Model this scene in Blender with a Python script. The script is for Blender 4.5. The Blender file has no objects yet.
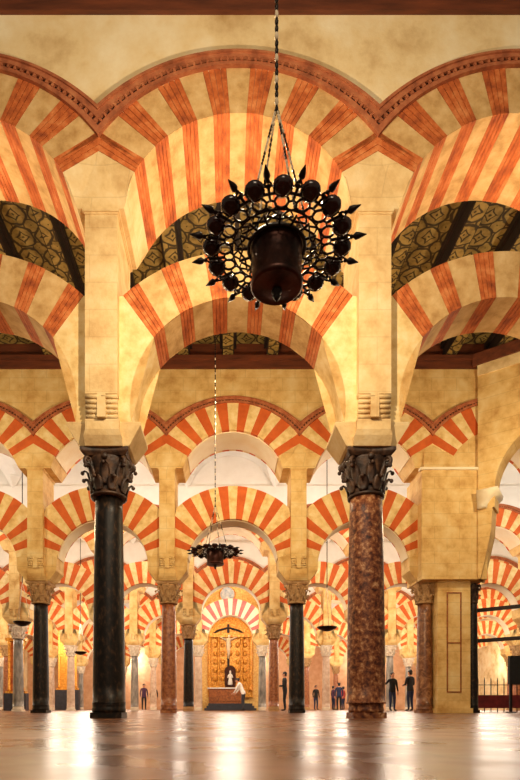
import bpy, bmesh, math, random
from mathutils import Vector, Matrix
random.seed(7)
PI = math.pi
C = bpy.context.scene.collection
S = bpy.context.scene

# ------------------------------------------------------------------ camera
CAMZ = 0.125; F = 554.0; PX0 = 228.0; PY0 = 708.0
cd = bpy.data.cameras.new('camera'); cam = bpy.data.objects.new('camera', cd); C.objects.link(cam)
cam.location = (0, 0, CAMZ); cam.rotation_euler = (PI/2, 0, 0)
cd.sensor_fit = 'VERTICAL'; cd.sensor_height = 36.0; cd.sensor_width = 24.0
cd.lens = F/780.0*36.0
cd.shift_x = (260-PX0)/780.0; cd.shift_y = (PY0-390)/780.0
cd.clip_start = 0.05; cd.clip_end = 300
cd.dof.use_dof = True; cd.dof.focus_distance = 9.0; cd.dof.aperture_fstop = 5.6
S.camera = cam
# ------------------------------------------------------------------ world, exposure
w = bpy.data.worlds.new('world'); S.world = w; w.use_nodes = True
w.node_tree.nodes['Background'].inputs[0].default_value = (1.0, 0.80, 0.56, 1)
w.node_tree.nodes['Background'].inputs[1].default_value = 0.26
S.view_settings.view_transform = 'Standard'; S.view_settings.look = 'None'
S.view_settings.exposure = 0.1; S.view_settings.gamma = 1.0
S.view_settings.use_curve_mapping = False

def lamp(kind, name, loc, power, col=(1, .78, .5), size=.15, rot=None, spot=None):
    l = bpy.data.lights.new(name, kind); l.energy = power; l.color = col
    if kind == 'AREA': l.shape = 'DISK'; l.size = size
    else: l.shadow_soft_size = size
    if kind == 'SPOT': l.spot_size = spot or 2.4; l.spot_blend = .8
    o = bpy.data.objects.new(name, l); C.objects.link(o); o.location = loc
    if rot: o.rotation_euler = rot
    return o
ROW0 = 6.93; PITCH = 7.0; SP = 3.215; XC0 = -1.489
CHAPX = XC0+SP/2
def rowY(k): return ROW0+PITCH*(k-1)
def colX(n): return XC0+SP*n
# added fill lamps (warm): one behind the viewpoint, others floating unseen in the naves
lamp('AREA', 'front_fill', (0.1, -3.0, 6.8), 330, (1, .80, .56), 3.0, (PI/2+.05, 0, 0))
lamp('POINT', 'chapel_light', (CHAPX, 28.2, 6.6), 60, (1, .86, .6), .2)
lamp('POINT', 'central_key', (0.15, 4.5, 4.5), 330, (1, .80, .54), .05)  # lamp added where the pilaster shadows point, apart from the unlit chandelier
for n, e in ((-1.5, 230), (.5, 250), (2.5, 230)):
    lamp('POINT', 'nave_fill', (colX(n), 10.4, 5.6), e, (1, .80, .50), .2)
for n in (-.5, 1.5):
    lamp('POINT', 'nave_fill', (colX(n), 9.0, 3.2), 130, (1, .74, .42), .2)
for n in (-2.5, -.5, 1.5, 3.5):  # fills added to brighten the white vaults and far naves, no fixtures
    lamp('POINT', 'vault_fill', (colX(n), 17.4, 6.2), 330, (1, .92, .80), .8)
for k, xs in ((3, (-3.5, -1.5, .5, 2.5, 4.5)), (4, (-4.5, -2.5, -.5, 2.0, 3.5, 5.5)), (5, (-5, -2.5, 3, 6)), (6, (-5, -2, 1, 4, 7))):
    for n in xs:
        lamp('POINT', 'vault_fill', (colX(n), rowY(k)+3.5, 4.2), 430, (1, .88, .72), .8)
# fill lamps added above the near lower arches to brighten the big soffits
for n in (-.5, .5, 1.5):
    lamp('POINT', 'arch_fill', (colX(n), ROW0+.05, 5.85), 34, (1, .84, .58), .12)

# ------------------------------------------------------------------ materials
MATS = {}
def srgb(r, g, b):
    f = lambda c: (c/255/12.92) if c/255 <= .04045 else ((c/255+.055)/1.055)**2.4
    return (f(r), f(g), f(b), 1)
def mat(name, cols, scale=3, rough=.8, metal=0, detail=6, bump=.15, bscale=25, stretch=(1, 1, 1), dist=0, pos=None, spec=.5, vein=None, vscale=2):
    m = bpy.data.materials.new(name); m.use_nodes = True; nt = m.node_tree; N = nt.nodes; L = nt.links
    b = N['Principled BSDF']; b.inputs['Roughness'].default_value = rough; b.inputs['Metallic'].default_value = metal
    b.inputs['Specular IOR Level'].default_value = spec
    tc = N.new('ShaderNodeNewGeometry'); mp = N.new('ShaderNodeMapping'); mp.inputs['Scale'].default_value = stretch
    L.new(tc.outputs['Position'], mp.inputs[0])
    n = N.new('ShaderNodeTexNoise'); n.inputs['Scale'].default_value = scale; n.inputs['Detail'].default_value = detail
    n.inputs['Roughness'].default_value = .62; n.inputs['Distortion'].default_value = dist
    L.new(mp.outputs[0], n.inputs['Vector'])
    cr = N.new('ShaderNodeValToRGB'); L.new(n.outputs['Fac'], cr.inputs[0])
    els = cr.color_ramp.elements
    if pos is None: pos = [.3+.4*i/max(1, len(cols)-1) for i in range(len(cols))]
    els[0].position = pos[0]; els[0].color = srgb(*cols[0]); els[1].position = pos[-1]; els[1].color = srgb(*cols[-1])
    for p, c in zip(pos[1:-1], cols[1:-1]):
        e = els.new(p); e.color = srgb(*c)
    out = cr.outputs[0]
    if vein:
        v = N.new('ShaderNodeTexNoise'); v.inputs['Scale'].default_value = vscale; v.inputs['Detail'].default_value = 8; v.inputs['Distortion'].default_value = 1.4
        L.new(mp.outputs[0], v.inputs['Vector'])
        r2 = N.new('ShaderNodeValToRGB'); e = r2.color_ramp.elements
        e[0].position = .47; e[0].color = (0, 0, 0, 1); e[1].position = .5; e[1].color = (1, 1, 1, 1)
        x = e.new(.53); x.color = (0, 0, 0, 1)
        L.new(v.outputs['Fac'], r2.inputs[0])
        mx = N.new('ShaderNodeMixRGB'); L.new(r2.outputs[0], mx.inputs[0]); L.new(out, mx.inputs[1]); mx.inputs[2].default_value = srgb(*vein)
        out = mx.outputs[0]
    L.new(out, b.inputs['Base Color'])
    if bump:
        bn = N.new('ShaderNodeTexNoise'); bn.inputs['Scale'].default_value = bscale; bn.inputs['Detail'].default_value = 5
        L.new(mp.outputs[0], bn.inputs['Vector'])
        bp = N.new('ShaderNodeBump'); bp.inputs['Strength'].default_value = bump; bp.inputs['Distance'].default_value = .02
        L.new(bn.outputs['Fac'], bp.inputs['Height']); L.new(bp.outputs[0], b.inputs['Normal'])
    MATS[name] = m
    return m
def masonry(name, cols, joint, bw=.75, bh=.32, amount=.35, **kw):
    m = mat(name, cols, **kw); nt = m.node_tree; N = nt.nodes; L = nt.links; b = N['Principled BSDF']
    src = b.inputs['Base Color'].links[0].from_socket
    g = N.new('ShaderNodeNewGeometry'); sp = N.new('ShaderNodeSeparateXYZ'); L.new(g.outputs['Position'], sp.inputs[0])
    ad = N.new('ShaderNodeMath'); ad.operation = 'ADD'; L.new(sp.outputs[0], ad.inputs[0]); L.new(sp.outputs[1], ad.inputs[1])
    cb = N.new('ShaderNodeCombineXYZ'); L.new(ad.outputs[0], cb.inputs[0]); L.new(sp.outputs[2], cb.inputs[1])
    br = N.new('ShaderNodeTexBrick'); L.new(cb.outputs[0], br.inputs['Vector'])
    br.inputs['Scale'].default_value = 1; br.inputs['Mortar Size'].default_value = .008; br.inputs['Mortar Smooth'].default_value = .6
    br.inputs['Brick Width'].default_value = bw; br.inputs['Row Height'].default_value = bh
    br.inputs['Color1'].default_value = (1, 1, 1, 1); br.inputs['Color2'].default_value = (.88, .86, .82, 1); br.inputs['Mortar'].default_value = joint
    mx = N.new('ShaderNodeMixRGB'); mx.blend_type = 'MULTIPLY'; mx.inputs[0].default_value = amount
    L.new(src, mx.inputs[1]); L.new(br.outputs[0], mx.inputs[2]); L.new(mx.outputs[0], b.inputs['Base Color'])
    return m
J = (.35, .25, .15, 1)
plaster = mat('cream_plaster', [(184, 142, 84), (234, 208, 156), (250, 236, 200)], scale=1.3, rough=.9, detail=9, pos=[.28, .5, .72])
stone = masonry('golden_stone', [(196, 156, 100), (222, 190, 134), (232, 208, 160)], J, .75, .32, .2, scale=3.2, rough=.88, bump=.3, detail=9)
rstone = masonry('ochre_stone', [(190, 142, 74), (222, 184, 116), (234, 208, 150)], J, .6, .3, .3, scale=2.4, rough=.88, bump=.3, detail=9)
vcream = mat('cream_voussoir', [(206, 164, 96), (232, 200, 136), (242, 220, 168)], scale=5, rough=.88, bump=.25, detail=9)
tan = mat('tan_limestone_voussoir', [(176, 132, 74), (208, 168, 108), (226, 192, 136)], scale=5, rough=.88, bump=.3, detail=9)
vred = mat('red_brick', [(140, 62, 24), (196, 100, 42), (222, 140, 80)], scale=3.2, rough=.85, bump=.3, stretch=(2.2, 1, 2.2), detail=9)
vred2 = mat('painted_red_voussoir', [(190, 82, 26), (216, 104, 40)], scale=4, rough=.85)
vpink = mat('painted_pink_voussoir', [(196, 96, 92), (220, 128, 116)], scale=4, rough=.85)
mould = mat('terracotta_moulding', [(120, 62, 34), (170, 96, 58), (192, 122, 78)], scale=6, rough=.85)
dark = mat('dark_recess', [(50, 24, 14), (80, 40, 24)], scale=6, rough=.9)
lining = mat('pale_plaster', [(236, 214, 172), (246, 234, 206)], scale=2, rough=.9)
white = mat('white_plaster', [(226, 220, 210), (240, 236, 228)], scale=1.5, rough=.9)
capdark = mat('dark_bronzed_marble', [(24, 13, 7), (58, 35, 20), (100, 68, 42)], scale=9, rough=.55, bump=.4)
capstone = mat('carved_stone', [(150, 110, 66), (196, 158, 108)], scale=9, rough=.8, bump=.3)
cappale = mat('pale_carved_marble', [(206, 184, 156), (232, 218, 196)], scale=9, rough=.7, bump=.3)
S_black = mat('black_veined_marble', [(9, 6, 4), (26, 17, 11), (60, 42, 27), (120, 90, 60)], scale=22, rough=.42, bump=.1, stretch=(1, 1, .5), spec=.25, pos=[.36, .52, .66, .82])
S_brown = mat('red_brown_breccia', [(26, 11, 7), (96, 48, 28), (138, 84, 50), (196, 152, 110)], scale=17, rough=.5, bump=.05, detail=7, dist=.25, spec=.3, pos=[.3, .45, .56, .7])
S_red = mat('russet_marble', [(96, 46, 26), (146, 84, 48), (178, 122, 76)], scale=12, rough=.35, bump=.05)
S_grey = mat('grey_marble', [(70, 66, 62), (128, 120, 110), (170, 160, 148)], scale=5, rough=.35, bump=.05, stretch=(1, 1, .35))
S_pale = mat('pale_pink_marble', [(170, 136, 112), (212, 186, 160)], scale=5, rough=.4, bump=.05)
S_mottle = mat('brown_mottled_marble', [(54, 28, 16), (120, 72, 42), (176, 128, 84)], scale=5, rough=.35, bump=.05, dist=1.2)
wood = mat('red_brown_timber', [(70, 32, 16), (124, 62, 34)], scale=3, rough=.6, stretch=(.4, 3, 3))
dwood = mat('dark_timber', [(20, 11, 8), (44, 26, 18)], scale=3, rough=.65)
iron = mat('black_wrought_iron', [(14, 10, 9), (36, 24, 19)], scale=12, rough=.42, metal=.6, bump=.1)
drumm = mat('dark_copper_drum', [(30, 15, 12), (92, 50, 38)], scale=8, rough=.35, metal=.7, bump=.1)
glass = mat('dark_red_glass', [(20, 6, 5), (46, 16, 13)], scale=6, rough=.15)
rope = mat('pale_rope', [(180, 160, 130), (225, 210, 185)], scale=30, rough=.9)
gold = mat('gilded_wood', [(150, 84, 14), (214, 142, 40), (246, 196, 96)], scale=14, rough=.38, metal=.35, bump=.8, bscale=14)
mosaic = mat('golden_mosaic', [(214, 150, 60), (250, 222, 140)], scale=14, rough=.6)
bluew = mat('blue_white_medallion', [(120, 148, 180), (222, 226, 230)], scale=5, rough=.6)
altwood = mat('carved_orange_wood', [(104, 52, 18), (176, 100, 42)], scale=10, rough=.5, bump=.6)
slate = mat('dark_slate', [(26, 26, 34), (50, 50, 60)], scale=6, rough=.5)
skin = mat('skin', [(190, 130, 96), (206, 150, 116)], scale=10, rough=.6, bump=0)
hairm = mat('dark_hair', [(16, 10, 8), (32, 22, 16)], scale=20, rough=.6)
jacket = mat('black_jacket', [(9, 9, 11), (20, 20, 24)], scale=12, rough=.8)
jeans = mat('blue_jeans', [(20, 28, 52), (36, 48, 84)], scale=30, rough=.85)
shirt = mat('white_shirt', [(214, 208, 198), (236, 230, 222)], scale=10, rough=.8)
purple = mat('plum_coat', [(60, 32, 60), (90, 54, 88)], scale=10, rough=.8)
redcl = mat('red_coat', [(150, 40, 40), (180, 60, 54)], scale=10, rough=.8)
farwall = mat('rosy_stone', [(206, 150, 110), (232, 190, 150)], scale=2, rough=.9)
redrail = mat('dark_red_velvet', [(84, 14, 20), (130, 30, 34)], scale=8, rough=.7)
pict = mat('red_gold_painting', [(120, 30, 16), (200, 110, 40), (90, 40, 24)], scale=3, rough=.5)

def panel_mat():
    m = mat('painted_ceiling_boards', [(96, 76, 34), (146, 120, 60), (170, 142, 78)], scale=5, rough=.7)
    nt = m.node_tree; N = nt.nodes; L = nt.links; b = N['Principled BSDF']; src = b.inputs['Base Color'].links[0].from_socket
    g = N.new('ShaderNodeNewGeometry')
    nz = N.new('ShaderNodeTexNoise'); nz.inputs['Scale'].default_value = 6; nz.inputs['Detail'].default_value = 1; L.new(g.outputs['Position'], nz.inputs['Vector'])
    def vm(op, a, bb=None, sc=None):
        v = N.new('ShaderNodeVectorMath'); v.operation = op; L.new(a, v.inputs[0])
        if isinstance(bb, tuple): v.inputs[1].default_value = bb
        elif bb is not None: L.new(bb, v.inputs[1])
        if sc is not None: v.inputs['Scale'].default_value = sc
        return v
    d = vm('SCALE', nz.outputs['Color'], sc=.10); p = vm('ADD', g.outputs['Position'], d.outputs[0])
    outs = []
    for off, k, fr in (((0, 0, 0), 2.1, 3.6), ((.24, .24, 0), 2.1, 2.2)):
        q = vm('ADD', p.outputs[0], off); q = vm('MULTIPLY', q.outputs[0], (k, k, 0)); q = vm('FRACTION', q.outputs[0]); q = vm('SUBTRACT', q.outputs[0], (.5, .5, 0)); q = vm('LENGTH', q.outputs[0])
        mu = N.new('ShaderNodeMath'); mu.operation = 'MULTIPLY'; L.new(q.outputs['Value'], mu.inputs[0]); mu.inputs[1].default_value = fr
        f = N.new('ShaderNodeMath'); f.operation = 'PINGPONG'; L.new(mu.outputs[0], f.inputs[0]); f.inputs[1].default_value = .5
        outs.append(f)
    mn = N.new('ShaderNodeMath'); mn.operation = 'MINIMUM'; L.new(outs[0].outputs[0], mn.inputs[0]); L.new(outs[1].outputs[0], mn.inputs[1])
    r = N.new('ShaderNodeValToRGB'); e = r.color_ramp.elements; e[0].position = .07; e[0].color = srgb(58, 40, 22); e[1].position = .13; e[1].color = (1, 1, 1, 1)
    L.new(mn.outputs[0], r.inputs[0])
    mx = N.new('ShaderNodeMixRGB'); mx.blend_type = 'MULTIPLY'; mx.inputs[0].default_value = .92
    L.new(src, mx.inputs[1]); L.new(r.outputs[0], mx.inputs[2]); L.new(mx.outputs[0], b.inputs['Base Color'])
    return m
boards = panel_mat()
def floor_mat():
    m = mat('polished_marble_floor', [(56, 29, 14), (104, 60, 32), (142, 92, 54)], scale=1.3, rough=.2, spec=.3, bump=.06, bscale=3, detail=9, pos=[.3, .5, .72])
    nt = m.node_tree; N = nt.nodes; L = nt.links; b = N['Principled BSDF']
    src = b.inputs['Base Color'].links[0].from_socket
    g = N.new('ShaderNodeNewGeometry')
    br = N.new('ShaderNodeTexBrick'); L.new(g.outputs['Position'], br.inputs['Vector']); br.offset = .5
    br.inputs['Scale'].default_value = 1; br.inputs['Mortar Size'].default_value = .006; br.inputs['Brick Width'].default_value = 1.1; br.inputs['Row Height'].default_value = .7
    br.inputs['Color1'].default_value = (1, 1, 1, 1); br.inputs['Color2'].default_value = (.8, .76, .7, 1); br.inputs['Mortar'].default_value = (.35, .25, .2, 1)
    mx = N.new('ShaderNodeMixRGB'); mx.blend_type = 'MULTIPLY'; mx.inputs[0].default_value = .7
    L.new(src, mx.inputs[1]); L.new(br.outputs[0], mx.inputs[2]); L.new(mx.outputs[0], b.inputs['Base Color'])
    n = N.new('ShaderNodeTexNoise'); n.inputs['Scale'].default_value = 2.5; n.inputs['Detail'].default_value = 6; L.new(g.outputs['Position'], n.inputs['Vector'])
    mr = N.new('ShaderNodeMapRange'); mr.inputs[1].default_value = .3; mr.inputs[2].default_value = .7; mr.inputs[3].default_value = .2; mr.inputs[4].default_value = .38
    L.new(n.outputs['Fac'], mr.inputs[0]); L.new(mr.outputs[0], b.inputs['Roughness'])
    return m
floorm = floor_mat()

# ------------------------------------------------------------------ mesh helpers
def tube(bm, pts, r, seg=6, mi=0, caps=True):
    rs = r if isinstance(r, (list, tuple)) else [r]*len(pts)
    rings = []; pts = [Vector(p) for p in pts]; up = None
    for i, p in enumerate(pts):
        d = (pts[min(i+1, len(pts)-1)]-pts[max(i-1, 0)])
        d = d.normalized() if d.length > 1e-9 else Vector((0, 0, 1))
        if up is None or abs(up.dot(d)) > .95: up = Vector((0, 0, 1)) if abs(d.z) < .9 else Vector((1, 0, 0))
        a = d.cross(up).normalized(); b = d.cross(a).normalized()
        rings.append([bm.verts.new(p+(a*math.cos(t)+b*math.sin(t))*rs[i]) for t in [2*PI*k/seg for k in range(seg)]])
    loft(bm, rings, mi, caps)
def loft(bm, rings, mi=0, caps=True, closed=True):
    n = len(rings[0])
    for a, b in zip(rings, rings[1:]):
        for i in range(n if closed else n-1):
            f = bm.faces.new((a[i], a[(i+1) % n], b[(i+1) % n], b[i])); f.material_index = mi; f.smooth = True
    if caps:
        for r in (rings[0], rings[-1]):
            try: f = bm.faces.new(r); f.material_index = mi
            except ValueError: pass
def lathe(bm, prof, seg=24, mi=0, cx=0, cy=0, caps=True, smooth=True):
    rings = [[bm.verts.new((cx+r*math.cos(2*PI*k/seg), cy+r*math.sin(2*PI*k/seg), z)) for k in range(seg)] for r, z in prof]
    loft(bm, rings, mi, caps)
def box(bm, x0, x1, y0, y1, z0, z1, mi=0):
    v = [bm.verts.new(p) for p in ((x0, y0, z0), (x1, y0, z0), (x1, y1, z0), (x0, y1, z0), (x0, y0, z1), (x1, y0, z1), (x1, y1, z1), (x0, y1, z1))]
    for q in ((0, 3, 2, 1), (4, 5, 6, 7), (0, 1, 5, 4), (1, 2, 6, 5), (2, 3, 7, 6), (3, 0, 4, 7)):
        f = bm.faces.new([v[i] for i in q]); f.material_index = mi
def prism(bm, poly, y0, y1, mi=0, mside=None):
    a = [bm.verts.new((x, y0, z)) for x, z in poly]; b = [bm.verts.new((x, y1, z)) for x, z in poly]
    n = len(poly); fs = []
    for r in (a, b): f = bm.faces.new(r); f.material_index = mi; fs.append(f)
    for i in range(n):
        f = bm.faces.new((a[i], a[(i+1) % n], b[(i+1) % n], b[i])); f.material_index = mi if mside is None else mside
    bmesh.ops.triangulate(bm, faces=fs)
def torus(bm, c, R, r, seg=20, s2=6, mi=0, M=None):
    rings = []
    for i in range(seg):
        a = 2*PI*i/seg; rr = []
        for j in range(s2):
            t = 2*PI*j/s2; p = Vector(((R+r*math.cos(t))*math.cos(a), (R+r*math.cos(t))*math.sin(a), r*math.sin(t)))
            if M: p = M @ p
            rr.append(bm.verts.new(p+Vector(c)))
        rings.append(rr)
    rings.append(rings[0]); loft(bm, rings, mi, False)
def sphere(bm, c, r, seg=12, rings=8, sc=(1, 1, 1), mi=0):
    M = Matrix.Translation(c) @ Matrix.Diagonal((r*sc[0], r*sc[1], r*sc[2], 1))
    g = bmesh.ops.create_uvsphere(bm, u_segments=seg, v_segments=rings, radius=1, matrix=M)
    for v in g['verts']:
        for f in v.link_faces: f.material_index = mi; f.smooth = True
def mesh(name, bm, mats, bevel=0):
    bmesh.ops.recalc_face_normals(bm, faces=bm.faces)
    me = bpy.data.meshes.new(name); bm.to_mesh(me); bm.free()
    for m in (mats if isinstance(mats, (list, tuple)) else [mats]): me.materials.append(m)
    return me
def link(name, me, parent=None, loc=(0, 0, 0), rotz=0, bevel=0):
    o = bpy.data.objects.new(name, me); C.objects.link(o); o.location = loc; o.rotation_euler = (0, 0, rotz)
    if parent: o.parent = parent
    if bevel:
        b = o.modifiers.new('bevel', 'BEVEL'); b.width = bevel; b.segments = 2; b.limit_method = 'ANGLE'
    return o
def tag(o, label, cat, group=None):
    o['label'] = label; o['category'] = cat
    if group: o['group'] = group
    return o
def thing(name, label, cat, loc, group=None, rotz=0):
    o = bpy.data.objects.new(name, None); C.objects.link(o); o.location = loc; o.rotation_euler = (0, 0, rotz)
    return tag(o, label, cat, group)
def struct(name, me, loc=(0, 0, 0), rotz=0):
    o = link(name, me, None, loc, rotz); o['kind'] = 'structure'; return o
def BM(): return bmesh.new()
H = lambda h: h+CAMZ
HB = SP/2

# ------------------------------------------------------------------ structure
bm = BM(); box(bm, -18, 20, -6, 56, -.2, 0); struct('floor', mesh('floor', bm, floorm))
# arcade walls above the upper arches
TOP = {1: 7.98}; RE, CE = 2.0, 5.37
def strip_wall(bm, low, top, y0, y1):
    fr = [[bm.verts.new((x, y, z)) for x, z in low] for y in (y0, y1)]
    up = [[bm.verts.new((x, y, top)) for x, z in low] for y in (y0, y1)]
    for i in range(len(low)-1):
        for j in (0, 1): bm.faces.new((fr[j][i], fr[j][i+1], up[j][i+1], up[j][i]))
        bm.faces.new((fr[0][i], fr[0][i+1], fr[1][i+1], fr[1][i])); bm.faces.new((up[0][i], up[0][i+1], up[1][i+1], up[1][i]))
def wall_bay(bm, x0, top, zt, y0, y1):
    amax = math.asin(HB/RE); n = 28
    strip_wall(bm, [(x0+RE*math.sin(-amax+2*amax*i/n), H(CE+RE*math.cos(-amax+2*amax*i/n))) for i in range(n+1)], top, y0, y1)
RANGE = {1: (-1, 1), 2: (-2, 2), 3: (-3, 4), 4: (-4, 5), 5: (-5, 5), 6: (-6, 7)}   # bays n..: centre between colX(n), colX(n+1)
RN = {1: 'front', 2: 'second', 3: 'third', 4: 'fourth', 5: 'fifth', 6: 'sixth'}
for k, (a, b) in RANGE.items():
    y = rowY(k); top = H(TOP.get(k, 8.18)); bm = BM()
    for n in range(a, b+1): wall_bay(bm, colX(n)+HB, top, 0, y-.55, y+.55)
    x0, x1 = colX(a), colX(b+1)
    box(bm, x0, x1, y-.42, y+.42, top, H(9.7))
    bmesh.ops.remove_doubles(bm, verts=bm.verts, dist=1e-4)
    struct('wall_'+RN[k], mesh('wall', bm, plaster if k == 1 else (rstone if k == 2 else white)))
    if k > 2: continue
    bm = BM(); f = .05
    box(bm, x0, x1, y-.55-f, y-.42, top, H(8.47)); box(bm, x0, x1, y-.55-f-.05, y-.5, H(8.36), H(8.47))
    if k == 1: box(bm, x0, x1, y+.42, y+.55+f, top, H(8.47))
    if k == 2: box(bm, x0, x1, y-.45, y-.42, H(8.47), H(8.86))
    struct('trim_%d' % k, mesh('beam', bm, wood))
# coffered timber ceiling between the first two arcades and over the near nave
def timber(y0, y1, x0, x1):
    bm = BM(); box(bm, x0, x1, y0, y1, H(8.86), H(8.98)); struct('ceiling', mesh('boards', bm, boards))
    bm = BM(); x = colX(0)-3*1.0717+.42
    while x < x1:
        if x > x0+.2:
            box(bm, x-.14, x+.14, y0, y1, H(8.50), H(8.86), 1)
            box(bm, x-.12, x+.12, y0, y1, H(8.485), H(8.50), 0)
            box(bm, x-.2, x-.14, y0, y1, H(8.74), H(8.86), 1); box(bm, x+.14, x+.2, y0, y1, H(8.74), H(8.86), 1)
        x += 1.0717
    struct('ceiling', mesh('joists', bm, [boards, dwood]))
timber(rowY(1)+.43, rowY(2)-.43, -8.2, 9.6)
timber(2.5, rowY(1)-.43, -4.8, 5.0)
# white groin vaults over the naves beyond
for k in range(2, 6):
    bm = BM(); a = RANGE[k][0]-1; b = RANGE[k][1]+1; y0 = rowY(k)+.43; y1 = rowY(k+1)-.43; yc = (y0+y1)/2; hy = (y1-y0)/2
    for n in range(a, b+1):
        xc = colX(n)+HB; G = 20; vs = []
        for i in range(G+1):
            for j in range(G+1):
                u = -1+2*i/G; v = -1+2*j/G
                zx = math.sqrt(max(0, 1-u*u*.98)); zy = math.sqrt(max(0, 1-v*v*.98))
                vs.append(bm.verts.new((xc+u*HB, yc+v*hy, H(7.9+1.55*max(zx, zy)))))
        for i in range(G):
            for j in range(G):
                p = i*(G+1)+j; bm.faces.new((vs[p], vs[p+1], vs[p+G+2], vs[p+G+1]))
    bmesh.ops.remove_doubles(bm, verts=bm.verts, dist=1e-4)
    o = struct('ceiling', mesh('vault', bm, white))
    sm = o.modifiers.new('s', 'SOLIDIFY'); sm.thickness = -.12; sm.offset = 1
bm = BM(); box(bm, -18, 20, rowY(6)+4.5, rowY(6)+5, 0, 10.5); struct('wall_back', mesh('wall', bm, farwall))
bm = BM(); box(bm, -17.2, -16.8, 12, 47, 0, 10); struct('wall_left', mesh('wall', bm, plaster))
bm = BM(); box(bm, 19.5, 20, 16, 52, 0, 10); struct('wall_side', mesh('wall', bm, plaster))
bm = BM(); box(bm, -18, 20, rowY(5)+.7, rowY(6)+5, H(9.6), H(9.8)); struct('ceiling', mesh('vault', bm, white))

# ------------------------------------------------------------------ arch meshes (origin: bay centre on the floor)
def arcpts(cx, ch, R, a0, a1, n):
    return [(cx+R*math.sin(a0+(a1-a0)*i/n), H(ch+R*math.cos(a0+(a1-a0)*i/n))) for i in range(n+1)]
def ring(angs, Ri, Ci, Re, Ce, s, xlim, y0, y1, courses=False):
    """angs: list of (a0,a1,red) in radians from vertical"""
    bm = BM()
    def outer(a):
        b = a*s; x = Re*math.sin(b); z = Ce+Re*math.cos(b)
        ix, iz = Ri*math.sin(a), Ci+Ri*math.cos(a)
        if abs(x) > xlim:
            sg = 1 if a > 0 else -1
            dx, dz = math.sin(a), math.cos(a); t = (sg*xlim-ix)/dx; x = sg*xlim; z = iz+dz*t
        return x, H(z)
    for a0, a1, red in angs:
        if red and courses:
            m_ = 4; da = (a1-a0)/m_; g = .06
            for q in range(m_):
                b0 = a0+da*(q+g); b1 = a0+da*(q+1-g)
                prism(bm, [(Ri*math.sin(b0), H(Ci+Ri*math.cos(b0))), (Ri*math.sin(b1), H(Ci+Ri*math.cos(b1))), outer(b1), outer(b0)], y0-.004, y1+.004, 1)
            q0 = arcpts(0, Ci, Ri+.012, a0, a1, 4); prism(bm, q0+[outer(a0+(a1-a0)*i/4) for i in range(5)][::-1], y0+.008, y1-.008, 2)
            continue
        inn = arcpts(0, Ci, Ri, a0, a1, 4); out = [outer(a0+(a1-a0)*i/4) for i in range(5)]
        d = .004 if red else 0
        prism(bm, inn+out[::-1], y0-d, y1+d, 1 if red else 0)
    return bm
def sym(parts):
    """parts: half list starting with key half angle, then widths alternating red/cream (degrees)"""
    res = [(-parts[0], parts[0], False)]; a = parts[0]; red = True
    for p in parts[1:]:
        res.append((a, a+p, red)); res.append((-a-p, -a, red)); a += p; red = not red
    return [(math.radians(x), math.radians(y), r) for x, y, r in res], math.radians(a)
def lining_mesh(Ri, Ci, amax, y0, y1, name):
    bm = BM(); o = arcpts(0, Ci, Ri+.002, -amax, amax, 40); i = arcpts(0, Ci, Ri-.02, -amax, amax, 40)
    for q in range(40): prism(bm, [i[q], i[q+1], o[q+1], o[q]], y0, y1)
    bmesh.ops.remove_doubles(bm, verts=bm.verts, dist=1e-4)
    return mesh(name, bm, lining)
DL = .31; DU = .55
angA_up, mU = sym([3.95]+[7.93]*7)
angA_lo, mLA = sym([5.6, 8.2, 10.9, 7.7, 10.7, 8.1])
angB_lo, mLB = sym([3.8]+[7.65]*10)
RUA, CUA = 1.386, 5.465; RUB, CUB = 1.28, 5.44
RLA, CLA = 1.29, 3.62; RLB, CLB = 1.13, 3.52
upA = mesh('voussoirs', ring(angA_up, RUA, CUA, 2.0, 5.37, 1.0, HB, -DU, DU, True), [tan, vred, mould])
upB = mesh('voussoirs', ring(angA_up, RUB, CUB, 2.0, 5.37, 1.0, HB, -DU, DU), [vcream, vred2])
loA = mesh('voussoirs', ring(angA_lo, RLA, CLA, 2.03, 3.43, .83, HB-.185, -DL, DL, True), [tan, vred, mould])
loB = mesh('voussoirs', ring(angB_lo, RLB, CLB, 2.03, 3.43, .9, HB-.185, -DL, DL), [vcream, vred2])
loP = mesh('voussoirs', ring(angB_lo, RLB, CLB, 2.03, 3.43, .9, HB-.185, -DL, DL), [lining, vpink])
linU = lining_mesh(RUB, CUB, mU, -DU+.09, DU-.12, 'lining')
linL = lining_mesh(RLB, CLB, mLB, -DL+.07, DL-.08, 'lining')
def moulding_mesh():
    bm = BM()
    for t0, t1, y, mi in ((.0, .3, .045, 0), (.3, .5, .02, 1), (.5, .82, .06, 0), (.82, 1, .08, 0)):
        r0 = 2+.366*t0; r1 = 2+.366*t1
        a0 = math.asin(HB/r0); a1 = math.asin(HB/r1)
        i = arcpts(0, 5.37-.236*t0, r0, -a0, a0, 36); o = arcpts(0, 5.37-.236*t1, r1, -a1, a1, 36)
        for q in range(36): prism(bm, [i[q], i[q+1], o[q+1], o[q]], -DU-y, -DU+.03, mi)
    rm = 2.146; cm_ = 5.276; a = math.asin(HB/rm); n = 46
    for q in range(n):
        t = -a+2*a*(q+.5)/n; x = rm*math.sin(t); z = H(cm_+rm*math.cos(t)); e = .022
        M = [(x+e*math.cos(t)*u+.02*math.sin(t)*v, z-e*math.sin(t)*u+.02*math.cos(t)*v) for u, v in ((-.6, -1), (.6, -1), (.6, 1), (-.6, 1))]
        prism(bm, M, -DU-.055, -DU-.01, 0)
    return mesh('moulding', bm, [mould, dark])
mouldM = moulding_mesh()
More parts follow.
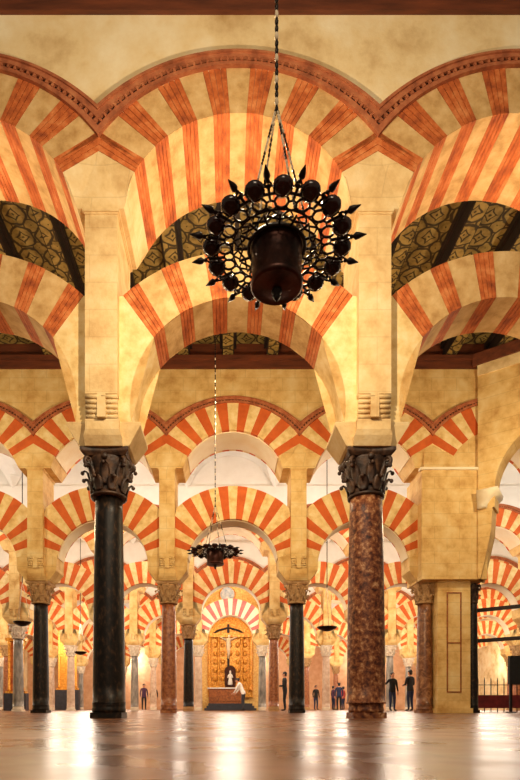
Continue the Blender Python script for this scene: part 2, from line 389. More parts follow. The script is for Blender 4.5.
# pier meshes (origin: column axis on the floor)
def half_sym(pts): return pts+[(-x, z) for x, z in pts[::-1] if abs(x) > 1e-6]
def springer(Ri, Ci, amax, s, foot, hf=3.42, top=4.9):
    bm = BM(); a1 = PI-math.acos(max(-1, min(1, (Ci-hf)/Ri))) if hf < Ci else math.acos((hf-Ci)/Ri)
    a1 = PI/2+math.asin((Ci-hf)/Ri)
    arc = [(HB-x, z) for x, z in arcpts(0, Ci, Ri, a1, amax, 16)]
    b = amax*s; ox = 2.03*math.sin(b); oz = 3.43+2.03*math.cos(b)
    if ox > HB-.185:
        ix, iz = Ri*math.sin(amax), Ci+Ri*math.cos(amax); t = (HB-.185-ix)/math.sin(amax); ox = HB-.185; oz = iz+t*math.cos(amax)
    pts = [(0, H(hf))]+arc+[(HB-ox, H(oz)), (.1, H(top)), (0, H(top))]
    prism(bm, half_sym(pts), -DL, DL)
    return bm
def spandrel(Ri, Ci, amax):
    bm = BM(); hi = 5.84; a1 = math.acos((hi-Ci)/Ri)
    arc = [(HB-x, z) for x, z in arcpts(0, Ci, Ri, a1, amax, 10)]
    ix, iz = Ri*math.sin(amax), Ci+Ri*math.cos(amax); t = (HB-ix)/math.sin(amax); oz = iz+t*math.cos(amax)
    prism(bm, half_sym([(0, H(hi))]+arc+[(0, H(oz))]), -DU, DU)
    for v in bm.verts:
        t = max(0, min(1, (v.co.z-H(hi))/.25)); v.co.y = math.copysign(.45+(DU-.45)*t, v.co.y)
    return bm
def cym(hw):
    bm = BM()
    for prof in (((.27, .24, 3.14), (.3, .26, 3.16), (hw, .31, 3.38), (hw, .31, 3.42)), ((.225, .3, 3.14), (.225, .36, 3.24), (.2, .38, 3.30), (.2, .38, 3.42))):
        rings = []
        for w_, d_, h in prof:
            rings.append([bm.verts.new((sx*w_, sy*d_, H(h))) for sx, sy in ((-1, -1), (1, -1), (1, 1), (-1, 1))])
        loft(bm, rings, 0)
    for f in bm.faces: f.smooth = False
    return bm
def pilaster():
    bm = BM(); box(bm, -.19, .19, -.43, -.30, H(3.69), H(5.81)); box(bm, -.19, .19, .30, .43, H(3.69), H(5.81))
    box(bm, -.185, .185, -.30, .30, H(4.5), H(5.81)); box(bm, -.175, .175, -.37, -.30, H(3.42), H(3.69)); box(bm, -.175, .175, .30, .37, H(3.42), H(3.69))
    return bm
def rolls(sy):
    bm = BM()
    for i in range(5):
        z = H(3.445+i*.055); d = .375+.008*i
        for sx in (-1, 1): tube(bm, [(0, sy*d, z), (sx*.19, sy*d, z)], .026, 8)
    box(bm, -.05, .05, min(sy*.34, sy*.43), max(sy*.34, sy*.43), H(3.42), H(3.69))
    return bm
def impost():
    bm = BM(); box(bm, -.215, .215, -.455, .455, H(5.81), H(5.84)); box(bm, -.2, .2, -.44, .44, H(5.79), H(5.81))
    return bm
PM = {}
for t in 'AB':
    st = stone if t == 'A' else rstone
    PM[t] = {'cymatium': mesh('cymatium', cym(.44 if t == 'A' else .48), st),
             'springer': mesh('springer', springer(RLA, CLA, mLA, .83, .4) if t == 'A' else springer(RLB, CLB, mLB, .9, .4, top=4.6), vcream if t == 'A' else rstone),
             'pilaster': mesh('pilaster', pilaster(), st), 'roll_corbel': [mesh('rolls', rolls(-1), st), mesh('rolls', rolls(1), st)],
             'impost': mesh('impost', impost(), st),
             'spandrel': mesh('spandrel', spandrel(*((RUA, CUA) if t == 'A' else (RUB, CUB)), mU), st)}
# capital
def leaf(bm, ang, z0, r0, h, out, wd):
    ca, sa = math.cos(ang), math.sin(ang); rings = []
    for i in range(9):
        t = i/8
        if t < .7: r = r0+.012+out*.35*(t/.7)**2; z = z0+h*t/.7
        else:
            u = (t-.7)/.3*PI*.75; r = r0+.012+out*.35+out*.42*(1-math.cos(u))*.9; z = z0+h+out*.35*math.sin(u)
        wz = wd*(.75+.5*math.sin(PI*min(1, t*1.1)))*(1 if t < .8 else 1-.6*(t-.8)/.2); th = .018
        c = Vector((ca*r, sa*r, z)); tv = Vector((-sa, ca, 0)); rv = Vector((ca, sa, 0))
        rings.append([bm.verts.new(c+tv*wz), bm.verts.new(c+tv*wz*.35+rv*th), bm.verts.new(c+rv*th*.6), bm.verts.new(c-tv*wz*.35+rv*th), bm.verts.new(c-tv*wz), bm.verts.new(c-rv*th)])
    loft(bm, rings, 0)
    r = r0+.012+out*.95; sphere(bm, (ca*r, sa*r, z0+h+out*.12), .026, 8, 6)
def capital_bm(n=8):
    bm = BM(); z = H(2.60)
    lathe(bm, [(.19, z), (.225, z+.01), (.23, z+.03), (.2, z+.05), (.195, z+.08), (.2, z+.2), (.225, z+.34), (.27, z+.44), (.27, z+.46)], 20)
    for i in range(n):
        leaf(bm, 2*PI*i/n+PI/8, z+.05, .2, .13, .1, .058)
        leaf(bm, 2*PI*(i+.5)/n+PI/8, z+.12, .205, .2, .12, .052)
    for sx in (-1, 1):
        for sy in (-1, 1):
            a = math.atan2(sy, sx); d = Vector((math.cos(a), math.sin(a), 0)); pts = []
            for i in range(22):
                t = i/21*2.2*PI*1.1; rr = .065*(1-i/26)
                pts.append(d*(.285+rr*math.sin(t))+Vector((0, 0, z+.385+rr*math.cos(t))))
            tube(bm, [d*.2+Vector((0, 0, z+.26)), d*.235+Vector((0, 0, z+.38))]+pts, [.02, .022]+[.026-.0004*i for i in range(22)], 6)
    for i in range(4):
        a = i*PI/2; sphere(bm, (.25*math.cos(a), .25*math.sin(a), z+.44), .045, 8, 6)
    return bm
def abacus_bm():
    bm = BM(); z = H(3.055); rings = []
    for hw, zz in ((.26, z), (.29, z+.03), (.3, z+.045), (.3, z+.084)):
        r = []
        for s in range(4):
            a = s*PI/2
            for t in (-1, -.86, -.5, 0, .5, .86):
                dd = hw*(1-.14*(1-t*t)) if abs(t) < .99 else hw*.97
                x, y = hw*t if abs(t) < .99 else -hw*.97, -dd
                r.append(bm.verts.new((x*math.cos(a)-y*math.sin(a), x*math.sin(a)+y*math.cos(a), zz)))
        rings.append(r)
    loft(bm, rings, 0)
    for f in bm.faces: f.smooth = False
    return bm
def shaft_bm():
    bm = BM(); pr = []
    for i in range(13):
        t = i/12; pr.append((.228-.036*t**1.6, .20+(H(2.60)-.20)*t))
    pr = [(.236, .18), (.236, .2)]+pr
    lathe(bm, pr, 32); return bm
def base_bm():
    bm = BM(); box(bm, -.225, .225, -.225, .225, 0, .07); lathe(bm, [(.235, .07), (.243, .09), (.243, .11), (.236, .13), (.232, .15), (.24, .17), (.235, .18)], 28); return bm
CMC = {}
def cm(kind, m):
    k = (kind, m.name)
    if k not in CMC: CMC[k] = mesh(kind, {'base': base_bm, 'shaft': shaft_bm, 'capital': capital_bm, 'abacus': abacus_bm}[kind](), m)
    return CMC[k]

ORD = ['first', 'second', 'third', 'fourth', 'fifth', 'sixth', 'seventh', 'eighth', 'ninth', 'tenth', 'eleventh', 'twelfth', 'thirteenth', 'fourteenth', 'fifteenth']
ROWN = {1: 'nearest arcade', 2: 'second arcade', 3: 'third arcade', 4: 'fourth arcade', 5: 'fifth arcade', 6: 'farthest arcade'}
SH = {1: {0: (S_black, 'tall near column of black veined marble at left'), 1: (S_brown, 'tall near column of mottled red-brown marble')},
      2: {-1: (S_black, 'black marble column left of the near black column'), 0: (S_red, 'russet marble column right of the near black column'),
          1: (S_black, 'black marble column left of the near mottled column'), 2: (S_mottle, 'brown mottled column touching the stone pilaster')},
      4: {0: (S_pale, 'pale pink slim column at the left jamb of the gilded chapel'), 1: (S_grey, 'grey slim column at the right jamb of the gilded chapel')},
      3: {0: (S_black, 'dark slim column just left of the gilded chapel'), 1: (S_red, 'russet slim column just right of the gilded chapel'), -2: (S_grey, 'grey column below the small dish lamp at far left')}}
cyc = [(S_pale, 'pale pink'), (S_grey, 'grey'), (S_pale, 'pale pink'), (S_red, 'russet')]
def vis(x, y, m=1.0): return -228*y/F-m < x < 292*y/F+m
def column(k, n):
    x, y = colX(n), rowY(k)
    if k in SH and n in SH[k]: m, lab = SH[k][n]
    else:
        m, cn = cyc[(n*3+k) % 4] if k > 3 else cyc[(n+k) % 4]; lab = None
    o = thing('marble_column', lab or '', 'column', (x, y, 0), 'columns of the %s' % ROWN[k])
    cap = capdark if k == 1 else (capstone if k <= 2 or m in (S_black, S_red) else cappale)
    f = .86 if (k, n) != (1, 1) else .9
    q = link('base', cm('base', m if k < 3 else cap), o); q.scale = (f, f, 1); q = link('shaft', cm('shaft', m), o); f = 1.03 if (k, n) == (1, 1) else .87; q.scale = (f, f, 1)
    c = link('capital', cm('capital', cap), o); link('abacus', cm('abacus', cap), c)
    return o, (None if lab else cn), n
def pier(k, n, ty):
    o = thing('stone_pier', '', 'pier', (colX(n), rowY(k), 0), 'stone piers of the %s' % ROWN[k])
    for nm, me in PM[ty].items():
        for q in (me if isinstance(me, list) else [me]): link(nm, q, o)
    return o, n
CHAPEL = (colX(0)+HB)
for k, (a, b) in RANGE.items():
    y = rowY(k); ty = 'A' if k == 1 else 'B'
    cols = []; piers = []; ups = []; los = []
    for n in range(a, b+2):
        if not vis(colX(n), y, .6): continue
        if k >= 5 and n in (0, 1): continue
        cols.append(column(k, n))
        piers.append(pier(k, n, ty))
    for i, (o, cn, n) in enumerate(cols):
        if cn: o['label'] = '%s marble column of the %s, %s from its left end' % (cn, ROWN[k], ORD[i])
    for i, (o, n) in enumerate(piers):
        if k == 1: o['label'] = 'tall stone pier standing on the near %s column' % ('black veined' if n == 0 else 'mottled red-brown')
        else: o['label'] = 'stone pier of the %s, %s from its left end, between striped arches' % (ROWN[k], ORD[i])
    for n in range(a, b+1):
        xc = colX(n)+HB
        if not vis(xc, y, 1.5): continue
        if k >= 5 and n == 0: continue
        u = thing('upper_arch', '', 'arch', (xc, y, 0), 'upper striped arches of the %s' % ROWN[k]); ups.append(u)
        link('voussoirs', upA if ty == 'A' else upB, u); link('moulding', mouldM, u)
        if ty == 'B': link('soffit_lining', linU, u)
        if not (k == 2 and n == 2):
            l = thing('lower_arch', '', 'arch', (xc, y, 0), 'lower striped arches of the %s' % ROWN[k]); los.append((l, n))
            link('voussoirs', loA if ty == 'A' else (loP if k == 4 and n == 0 else loB), l)
            if ty == 'B': link('soffit_lining', linL, l)
    W3 = ['left', 'middle', 'right']
    for i, u in enumerate(ups):
        u['label'] = ('big red and cream upper arch of the nearest arcade, %s of the three' % W3[i]) if k == 1 else 'red and cream upper arch of the %s, %s from its left end' % (ROWN[k], ORD[i])
    for i, (l, n) in enumerate(los):
        l['label'] = ('brick and cream lower arch between the near piers, %s of the three' % W3[i]) if k == 1 else \
            ('pink and white striped arch framing the gilded chapel' if k == 4 and n == 0 else 'red and cream lower arch of the %s, %s from its left end' % (ROWN[k], ORD[i]))

# ------------------------------------------------------------------ masonry block and angled wall at the right
YF = rowY(2)-.6
bm = BM()
box(bm, 4.66, 6.24, YF, YF+1.1, H(3.1), H(5.72))
box(bm, 4.74, 6.22, YF+.06, YF+1.1, H(5.72), H(7.0))
struct('wall_block', mesh('wall', bm, rstone))
bm = BM(); box(bm, 4.62, 6.02, YF-.05, YF+.1, H(5.72), H(5.78)); struct('trim_ledge', mesh('ledge', bm, lining))
bm = BM(); box(bm, 5.12, 5.92, YF+.2, YF+1.0, .12, H(3.1)); box(bm, 5.08, 5.96, YF+.14, YF+1.0, 0, .12)
o = thing('stone_pilaster', 'flat golden stone pilaster between the mottled and black columns', 'pilaster', (5.52, YF+.6, 0))
def shift(bm, dx, dy):
    for v in bm.verts: v.co.x -= dx; v.co.y -= dy
shift(bm, 5.52, YF+.6); link('shaft', mesh('shaft', bm, rstone), o)
bm = BM()
for x0, x1, z0, z1 in ((5.34, 5.37, .5, 2.95), (5.67, 5.70, .5, 2.95), (5.37, 5.67, .5, .53), (5.37, 5.67, 2.92, 2.95), (5.37, 5.67, 1.7, 1.73)):
    box(bm, x0, x1, YF+.185, YF+.21, z0, z1)
shift(bm, 5.52, YF+.6); link('inlaid_panel', mesh('panel', bm, altwood), o)
# engaged slim black column
o = thing('engaged_column', 'slim black column engaged at right edge of the stone pilaster', 'column', (6.1, YF+.5, 0))
for nm in ('base', 'shaft', 'capital'):
    q = link(nm, cm(nm, S_black if nm != 'capital' else capdark), o); q.scale = (.58, .58, 1.0)
# angled wall with a big plain arch
bm = BM(); U1 = 4.2; R = 1.45; uc = 1.82; hs = 5.17
strip_wall(bm, [(uc-R+2*R*0+R-R*math.cos(PI*i/24), H(hs+R*math.sin(PI*i/24))) for i in range(25)], H(8.4), -.05, .5)
box(bm, 0, uc-R, -.05, .5, H(4.75), H(8.4)); prism(bm, [(0, H(3.1)), (.06, H(3.1)), (uc-R-.08, H(4.2)), (uc-R-.05, H(4.75)), (0, H(4.75))], -.05, .5); box(bm, uc+R, U1, -.05, .5, H(3.1), H(8.4))
RZ = -math.radians(35)
struct('wall_right', mesh('wall', bm, rstone), (6.02, YF, 0), RZ)
bm = BM(); box(bm, -.1, U1, -.14, -.05, H(8.19), H(8.47)); struct('trim_7', mesh('beam', bm, wood), (6.02, YF, 0), RZ)
bm = BM(); box(bm, 0, U1, -.10, -.05, H(7.95), H(8.19)); struct('trim_8', mesh('band', bm, plaster), (6.02, YF, 0), RZ)
bm = BM()
rings = []
for wd, h in ((.2, 4.75), (.22, 4.85), (.3, 4.95), (.44, 5.08), (.46, 5.17)):
    rings.append([bm.verts.new((x, y, H(h))) for x, y in ((0, -.1-wd*.25), (wd, -.1-wd*.25), (wd, .6), (0, .6))])
loft(bm, rings)
o = tag(link('arch_impost', mesh('impost', bm, lining), None, (6.02, YF, 0), RZ), 'pale moulded impost carrying the plain arch at the right edge', 'impost')

# interior glimpses at the right: tie beams, barrier, dark screen
for i, (z, w_) in enumerate(((H(2.5), 'upper'), (H(1.72), 'lower'))):
    bm = BM(); box(bm, 0, 3.4, -.04, .04, -.045, .045); box(bm, -.05, 0, -.07, .07, -.08, .08)
    tag(link('tie_beam', mesh('tie', bm, dwood), None, (6.38, YF+.9, z), -math.radians(38)), '%s dark tie beam slanting across the bright opening at right' % w_, 'beam', 'tie beams at the right')
o = thing('screen', 'black upright screen standing at the right edge of the floor', 'screen', (7.95, 14.6, 0))
bm = BM(); box(bm, -.55, .55, -.05, .05, .75, 1.5); link('panel', mesh('panel', bm, jacket), o)
for sx in (-.5, .5):
    bm = BM(); box(bm, sx-.03, sx+.03, -.03, .03, 0, .75); box(bm, sx-.04, sx+.04, -.2, .2, 0, .03); link('leg', mesh('leg', bm, iron), o)
o = thing('barrier', 'dark red upholstered barrier with thin black uprights at right', 'barrier', (7.6, 16.2, 0))
bm = BM(); box(bm, -1.1, 1.1, -.12, .12, .12, .5); link('velvet_panel', mesh('velvet', bm, redrail), o)
for i in range(12):
    x = -1.05+i*.19; bm = BM(); tube(bm, [(x, 0, 0), (x, 0, .95), (x, 0, 1.02)], [.014, .014, .004]); link('upright', mesh('upright', bm, iron), o)
bm = BM(); tube(bm, [(-1.1, 0, .8), (1.1, 0, .8)], .012); link('rail', mesh('rail', bm, iron), o)

# ------------------------------------------------------------------ chapel behind the fourth arcade
CY = 29.6; cx = CHAPEL
bm = BM(); box(bm, cx-1.75, cx+1.75, CY+.35, CY+.6, 0, 9.0); struct('wall_chapel', mesh('wall', bm, mosaic))
o = thing('altarpiece', 'gilded carved altarpiece filling the middle chapel', 'altarpiece', (cx, CY, 0))
bm = BM()
pts = [(-1.2, .7), (1.2, .7), (1.2, 4.3)]+[(1.2*math.cos(PI*i/16), 4.3+.8*math.sin(PI*i/16)) for i in range(1, 16)]+[(-1.2, 4.3)]
prism(bm, pts, .1, .34)
for i in range(5):
    for j in range(6):
        x = -.8+i*.4; z = 1.7+j*.45
        if abs(x) < .3 and z < 2.9: continue
        sphere(bm, (x, .08, z), .12, 8, 5, (1, .4, 1.3))
link('back_panel', mesh('panel', bm, gold), o)
for x in (-1.08, -.62, .62, 1.08):
    bm = BM(); pr = [(.1, 1.05), (.1, 1.15)]
    for i in range(16): pr.append((.06+.018*(i % 2), 1.2+i*.16))
    pr += [(.08, 3.7), (.11, 3.8), (.11, 3.9)]; lathe(bm, pr, 10); shift(bm, -x, 0); link('spiral_column', mesh('col', bm, gold), o)
bm = BM(); box(bm, -1.25, 1.25, -.14, .14, 3.9, 4.06); box(bm, -1.2, 1.2, -.1, .12, 4.06, 4.12); link('cornice', mesh('cornice', bm, gold), o)
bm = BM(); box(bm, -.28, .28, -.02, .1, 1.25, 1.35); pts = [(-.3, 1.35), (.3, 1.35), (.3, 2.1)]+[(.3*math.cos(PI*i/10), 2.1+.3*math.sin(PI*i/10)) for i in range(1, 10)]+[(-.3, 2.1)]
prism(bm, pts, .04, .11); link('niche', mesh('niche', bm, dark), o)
o = thing('altar', 'carved orange wooden altar table below the gilded altarpiece', 'altar', (cx-.25, CY-1.0, .36))
bm = BM(); box(bm, -.85, .85, -.3, .3, 0, .75); 
for i in range(4): box(bm, -.78+i*.41, -.46+i*.41, -.33, -.3, .1, .65)
link('body', mesh('body', bm, altwood), o)
bm = BM(); box(bm, -.92, .92, -.36, .36, .75, .81); link('table_top', mesh('top', bm, white), o)
bm = BM(); box(bm, -1.3, 1.3, -1.0, 1.3, 0, .12); box(bm, -1.2, 1.2, -.7, 1.3, .12, .24); box(bm, -1.12, 1.12, -.45, 1.3, .24, .36)
tag(link('altar_steps', mesh('steps', bm, slate), None, (cx, CY-1.05, 0)), 'dark slate steps under the altar of the middle chapel', 'steps')
o = thing('statue', 'small white robed statue standing in the altarpiece niche', 'statue', (cx, CY-.07, 1.35))
bm = BM(); lathe(bm, [(.09, 0), (.13, .03), (.11, .2), (.085, .38), (.11, .52), (.09, .58), (.035, .61), (.05, .66), (.055, .7), (.03, .76), (.005, .78)], 12)
tube(bm, [(-.09, 0, .52), (-.14, -.05, .4), (-.02, -.1, .38)], [.04, .03, .02]); tube(bm, [(.09, 0, .52), (.14, -.05, .4), (.02, -.1, .4)], [.04, .03, .02])
for v in bm.verts: v.co.y *= .5
link('figure', mesh('figure', bm, white), o)
# crucifix hanging before the altarpiece
o = thing('crucifix', 'large dark crucifix with pale figure before the gilded altarpiece', 'crucifix', (cx-.1, CY-.02, 0))
bm = BM(); box(bm, -.06, .06, 0, .06, 2.35, 4.6); box(bm, -.95, .95, 0, .06, 4.0, 4.12)
tube(bm, [(-.95, .03, 3.98), (-.6, .03, 4.25), (0, .03, 4.42), (.6, .03, 4.25), (.95, .03, 3.98)], .06, 6); link('cross', mesh('cross', bm, dwood), o)
bm = BM()
tube(bm, [(0, -.06, 2.75), (.02, -.1, 3.0), (0, -.12, 3.22), (0, -.09, 3.45), (0, -.08, 3.62), (0, -.1, 3.8), (0, -.1, 3.86)], [.04, .06, .1, .115, .13, .12, .05], 10)
sphere(bm, (.04, -.14, 3.93), .085, 10, 8, (.85, .95, 1.15))
for s in (-1, 1):
    tube(bm, [(s*.11, -.08, 3.76), (s*.4, -.04, 3.9), (s*.68, -.02, 4.05)], [.055, .04, .025], 8); sphere(bm, (s*.72, -.02, 4.06), .04, 6, 5)
link('figure', mesh('figure', bm, lining), o)
bm = BM()
g = Matrix.Rotation(PI/2, 4, 'X')
sphere(bm, (0, 0, 0), .42, 20, 10, (1, .2, 1)); torus(bm, (0, -.03, 0), .42, .035, 24, 6, 1, g.to_3x3())
tag(link('medallion', mesh('medallion', bm, [bluew, gold]), None, (cx-.15, CY+.28, 6.25)), 'round blue and white medallion above the pink striped arch', 'medallion')

# gilded panels at far left
def gilt(x, y, wd, z0, z1, lab, m):
    o = thing('gilded_panel', lab, 'panel', (x, y, 0))
    bm = BM(); box(bm, -wd/2, wd/2, 0, .12, z0, z1); link('panel', mesh('panel', bm, m), o)
    bm = BM()
    for sx in (-1, 1): lathe(bm, [(.07, z0), (.09, z0+.1), (.06, z0+.2), (.06, z1-.2), (.09, z1-.1), (.1, z1)], 8, 0, sx*wd/2, -.03)
    box(bm, -wd/2-.15, wd/2+.15, -.12, .15, z1, z1+.15); box(bm, -wd/2-.15, wd/2+.15, -.12, .15, z0-.1, z0); link('frame', mesh('frame', bm, gold), o)
    bm = BM(); box(bm, -wd/2-.2, wd/2+.2, -.2, .2, 0, z0-.1); link('plinth', mesh('plinth', bm, slate), o)
gilt(-9.55, 33, 1.0, 1.3, 5.8, 'tall gilded panel glowing behind columns at far left', gold)
gilt(-9.75, 27.0-1.5, .62, .9, 3.2, 'framed red and gold painting between dark columns at far left', pict)

# ------------------------------------------------------------------ chandeliers
def chandelier(loc, label, top):
    o = thing('chandelier', label, 'chandelier', loc, 'round wrought iron chandeliers')
    R0 = .165
    bm = BM()
    torus(bm, (0, 0, 0), R0+.01, .012, 32); torus(bm, (0, 0, 0), .375, .008, 48); torus(bm, (0, 0, 0), .275, .006, 48)
    for i in range(16):
        a = 2*PI*i/16; u = Vector((math.cos(a), math.sin(a), 0)); a2 = a+PI/16; u2 = Vector((math.cos(a2), math.sin(a2), 0))
        tube(bm, [u*R0, u*.25], .008, 5); tube(bm, [u*.36, u*.40], .01, 5)
        torus(bm, u*.322, .04, .0075, 12, 5); torus(bm, u2*.302, .03, .0065, 12, 5)
        tube(bm, [u*.21, u*.235+(u2-u)*.4, u2*.275], .007, 5)
        a3 = a-PI/16; u3 = Vector((math.cos(a3), math.sin(a3), 0)); tube(bm, [u*.21, u*.235+(u3-u)*.4, u3*.275], .007, 5)
        tube(bm, [u2*.33, u2*.43], .009, 5); torus(bm, u2*.43, .018, .006, 10, 5)
        tube(bm, [u2*.43, u*.40], .006, 4); tube(bm, [u3*.43, u*.40], .006, 4)
    link('lattice_ring', mesh('lattice', bm, iron), o)
    bm = BM(); lathe(bm, [(.160, .02), (.164, .01), (.16, -.01), (.156, -.03), (.154, -.2), (.162, -.21), (.162, -.235), (.15, -.245), (.14, -.24), (.08, -.255), (.0, -.26)], 32, caps=False)
    lathe(bm, [(0, .02), (.160, .02)], 32, caps=False)
    d = link('drum', mesh('drum', bm, drumm), o)
    bm = BM(); lathe(bm, [(.03, -.25), (.035, -.27), (.02, -.285), (.026, -.3), (.004, -.33)], 10); link('finial', mesh('finial', bm, iron), d)
    bm = BM(); lathe(bm, [(.008, -.045), (.02, -.035), (.045, -.02), (.058, .0), (.058, .018), (.048, .03), (.044, .03), (.02, .0), (0, -.005)], 14, caps=True); cupm = mesh('cup', bm, glass)
    bm = BM(); lathe(bm, [(.0, 0), (.014, .005), (.008, .02), (.02, .035), (.017, .055), (.002, .1)], 8); spm = mesh('spike', bm, iron)
    for i in range(16):
        a = 2*PI*i/16; link('cup', cupm, o, (.405*math.cos(a), .405*math.sin(a), 0))
        a += PI/16; s = link('spike', spm, o, (.445*math.cos(a), .445*math.sin(a), 0)); s.rotation_euler = (0, PI/2, a)
    J_ = Vector((0, 0, .89))
    for i, a in enumerate((-2.35, -1.25, .3, 2.2)):
        e = Vector((.27*math.cos(a), .27*math.sin(a), .0)); bm = BM(); n = 34
        for q in range(n):
            p0 = e.lerp(J_, q/n); p1 = e.lerp(J_, (q+1.15)/n); tube(bm, [p0, p0.lerp(p1, .5), p1], [.004, .0085, .004], 5, 0 if (q//4) % 2 else 1)
        link('chain', mesh('chain', bm, [rope, iron]), o)
    bm = BM(); L_ = top-loc[2]; n = int((L_-.89)/.045)
    for q in range(n):
        z0 = .89+(L_-.89)*q/n; z1 = .89+(L_-.89)*(q+1.1)/n; tube(bm, [(0, 0, z0), (0, 0, (z0+z1)/2), (0, 0, min(z1, L_))], [.007, .013, .007], 6, 1 if q % 3 or q > 60 else 0)
    link('suspension_cable', mesh('cable', bm, [rope, iron]), o)
    return o
chandelier((.303, 3.45, 2.86+CAMZ), 'large black chandelier hanging before the near arches', H(8.87))
chandelier((-.24, 10.4, 2.93+CAMZ), 'smaller black chandelier hanging deeper, seen in the middle arch', H(8.87))
def dish(loc, r, label, top):
    o = thing('dish_lamp', label, 'lamp', loc, 'shallow dish lamps')
    bm = BM(); lathe(bm, [(.04, -.09), (.12, -.07), (r*.8, -.02), (r, .03), (r*1.02, .05), (r*.97, .05), (r*.75, .0), (0, -.03)], 24); link('bowl', mesh('bowl', bm, iron), o)
    bm = BM()
    for i in range(3):
        a = 2*PI*i/3+.5; tube(bm, [(r*.97*math.cos(a), r*.97*math.sin(a), .04), (0, 0, 1.3)], .008, 5)
    link('chains', mesh('chains', bm, rope), o)
    bm = BM(); tube(bm, [(0, 0, 1.28), (0, 0, top-loc[2])], .014, 6); link('cable', mesh('cable', bm, iron), o)
dish((3.11, 17.4, 2.62), .31, 'shallow dark dish lamp beside the near mottled column', H(9.3))
dish((-6.46, 17.4, 2.78), .27, 'shallow dark dish lamp hanging at the far left edge', H(9.3))
dish((-6.5, 24.4, 2.55), .27, 'shallow dish lamp left of the near black column', H(9.3))

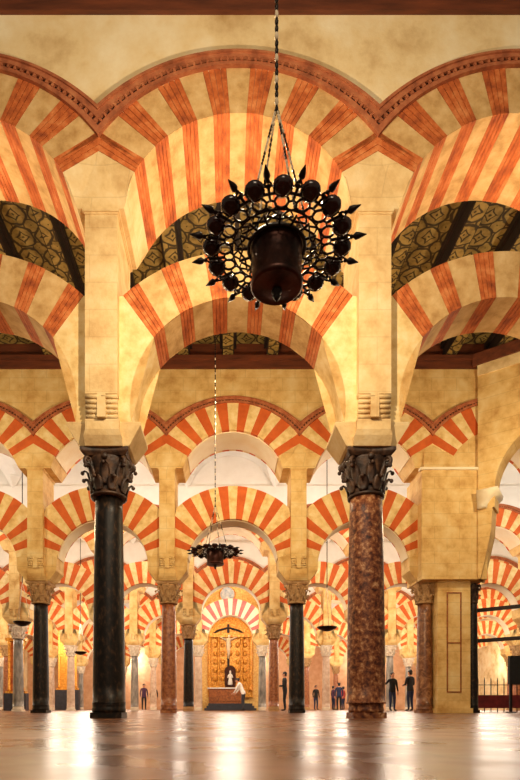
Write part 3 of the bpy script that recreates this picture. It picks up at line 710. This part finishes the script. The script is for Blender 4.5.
# ------------------------------------------------------------------ people
def person(x, y, rz, label, top_m, leg_m, bend=0., arm=None, scale=1.0, hair=hairm):
    """skeleton in local space facing -y"""
    V = []; R = []; E = []
    def v(p, r, par=None):
        V.append(Vector(p)); R.append(r)
        if par is not None: E.append((par, len(V)-1))
        return len(V)-1
    def bd(p):
        d = Vector((p[0], p[1], p[2]-.95)); c, s = math.cos(bend), math.sin(bend)
        return (d.x, d.y*c-d.z*s, .95+d.y*s+d.z*c) if p[2] > .95 else p
    pel = v((0, 0, .95), (.16, .12))
    wst = v(bd((0, 0, 1.10)), (.145, .105), pel); ch = v(bd((0, 0, 1.30)), (.17, .12), wst); sh = v(bd((0, .01, 1.43)), (.12, .09), ch)
    nk = v(bd((0, .0, 1.51)), (.055, .055), sh); hd0 = v(bd((0, -.01, 1.58)), (.075, .085), nk); hd1 = v(bd((0, -.015, 1.66)), (.085, .1), hd0); v(bd((0, -.01, 1.745)), (.06, .07), hd1)
    hands = []
    for s in (-1, 1):
        a = v(bd((s*.19, .01, 1.40)), (.062, .062), sh)
        if arm == 'hold': e = v(bd((s*.25, -.02, 1.13)), (.048, .048), a); wr = v(bd((s*.14, -.24, 1.12)), (.032, .032), e); dr = Vector((-s*.3, -1, 0))
        elif arm == 'out' and s == -1: e = v(bd((s*.38, -.03, 1.22)), (.048, .048), a); wr = v(bd((s*.52, -.1, 1.30)), (.032, .032), e); dr = Vector((s*.8, -.2, .3))
        elif arm == 'reach': e = v(bd((s*.22, -.2, 1.22)), (.048, .048), a); wr = v(bd((s*.2, -.42, 1.1)), (.032, .032), e); dr = Vector((0, -.8, -.5))
        else: e = v(bd((s*.25, .02, 1.13)), (.048, .048), a); wr = v(bd((s*.26, -.05, .88)), (.032, .032), e); dr = Vector((0, -.15, -1))
        hands.append((V[wr].copy(), dr.normalized(), s))
        hp = v((.09, .03, .90)if s > 0 else (-.09, .03, .90), (.095, .1), pel); kn = v((s*.105, -.01, .5), (.062, .065), hp); an = v((s*.11, .03, .09), (.042, .045), kn)
        hl = v((s*.11, .0, .05), (.045, .045), an); v((s*.125, -.14, .035), (.04, .032), hl)
    me = bpy.data.meshes.new('sk'); me.from_pydata([tuple(p) for p in V], E, [])
    ob = bpy.data.objects.new('sk', me); C.objects.link(ob)
    m1 = ob.modifiers.new('skin', 'SKIN'); m1.use_smooth_shade = True
    sv = me.skin_vertices[0].data
    for i, r in enumerate(R): sv[i].radius = r
    sv[0].use_root = True
    m2 = ob.modifiers.new('ss', 'SUBSURF'); m2.levels = 2; m2.render_levels = 2
    dg = bpy.context.evaluated_depsgraph_get(); dg.update()
    body = bpy.data.meshes.new_from_object(ob.evaluated_get(dg)); bpy.data.objects.remove(ob)
    bm = BM(); bm.from_mesh(body); bpy.data.meshes.remove(body)
    inv = (lambda p: (lambda d: Vector((d.x, d.y*math.cos(-bend)-d.z*math.sin(-bend), .95+d.y*math.sin(-bend)+d.z*math.cos(-bend))) if p.z > .9 and bend else p)(Vector((p.x, p.y, p.z-.95))))
    for f in bm.faces:
        c = inv(f.calc_center_median()); f.smooth = True
        f.material_index = 2 if c.z > 1.49 else (0 if c.z > .86 else (1 if c.z > .1 else 3))
    # nose, ears, eyes
    for c_, r_, sc_, mi in (((0, -.108, 1.635), .018, (.8, 1.2, 1.4), 2), ((-.09, 0, 1.64), .025, (.4, .8, 1.2), 2), ((.09, 0, 1.64), .025, (.4, .8, 1.2), 2), ((-.032, -.092, 1.665), .011, (1, .8, .7), 3), ((.032, -.092, 1.665), .011, (1, .8, .7), 3), ((0, -.092, 1.6), .02, (1.1, .5, .3), 4)):
        sphere(bm, bd(c_), r_, 8, 6, sc_, mi)
    for wp, d, s in hands:
        side = d.cross(Vector((s, .2, .1))).normalized()
        n_ = side.cross(d).normalized(); pc = wp+d*.06
        tube(bm, [wp-d*.01, wp+d*.03, wp+d*.09], [.03, .036, .034], 8, 2)
        for q, ln in enumerate((.07, .08, .075, .06)):
            b0 = wp+d*.085+side*(-.03+.02*q); tube(bm, [b0-d*.02, b0+d*ln*.5-n_*.006*s, b0+d*ln*.85-n_*.022*s], [.0095, .009, .007], 6, 2)
        b0 = wp+d*.03+side*-.03; tube(bm, [b0, b0+d*.03-side*.025, b0+d*.065-side*.03], [.012, .0105, .008], 6, 2)
    o = thing('person', label, 'person', (x, y, 0), None, rz); o.scale = (scale,)*3
    link('body', mesh('body', bm, [top_m, leg_m, skin, hairm, redcl]), o)
    bm = BM(); sphere(bm, bd((0, .018, 1.685)), .105, 14, 10, (.92, 1.0, .88)); sphere(bm, bd((0, .05, 1.63)), .085, 10, 8, (1, .7, 1))
    link('hair', mesh('hair', bm, hair), o)
    return o
def at(px, y): return (px-PX0)*y/F
person(at(392.5, 23.3), 23.3, .3, 'person in black jacket and dark jeans with arm out, beside the near mottled column', jacket, jeans, arm='out', scale=.92)
person(at(410, 23.3), 23.3, PI+.5, 'person in black jacket and blue jeans seen beside the brown mottled column', jacket, jeans, arm='hold', scale=.98)
person(at(284.5, 24), 24, -PI/2-.2, 'person all in black standing behind the black column right of the chapel', jacket, jacket, arm='hold', scale=.96)
person(at(243, 26.4), 26.4, -PI/2-.3, 'person in white shirt leaning forward before the altar', shirt, slate, bend=.45, arm='reach', scale=.92)
far = [(333.5, 38, purple, jeans, 'plum coat among far columns'), (343, 39, redcl, jeans, 'red coat among far columns'), (351, 36, jeans, jacket, 'blue top at the far right of the mottled column'),
       (144, 36, purple, jacket, 'plum coat right of the near black column'), (154, 38, jacket, jeans, 'black coat between black and russet columns'), (316, 37, jacket, jeans, 'dark coat far behind the black column')]
for px, y, a_, b_, t in far:
    if px == 351: px = 339; y = 34
    person(at(px, y), y, random.uniform(0, 6), 'distant person in '+t.replace(' at the far right of the mottled column', ' beside the far columns'), a_, b_, scale=random.uniform(.92, 1))
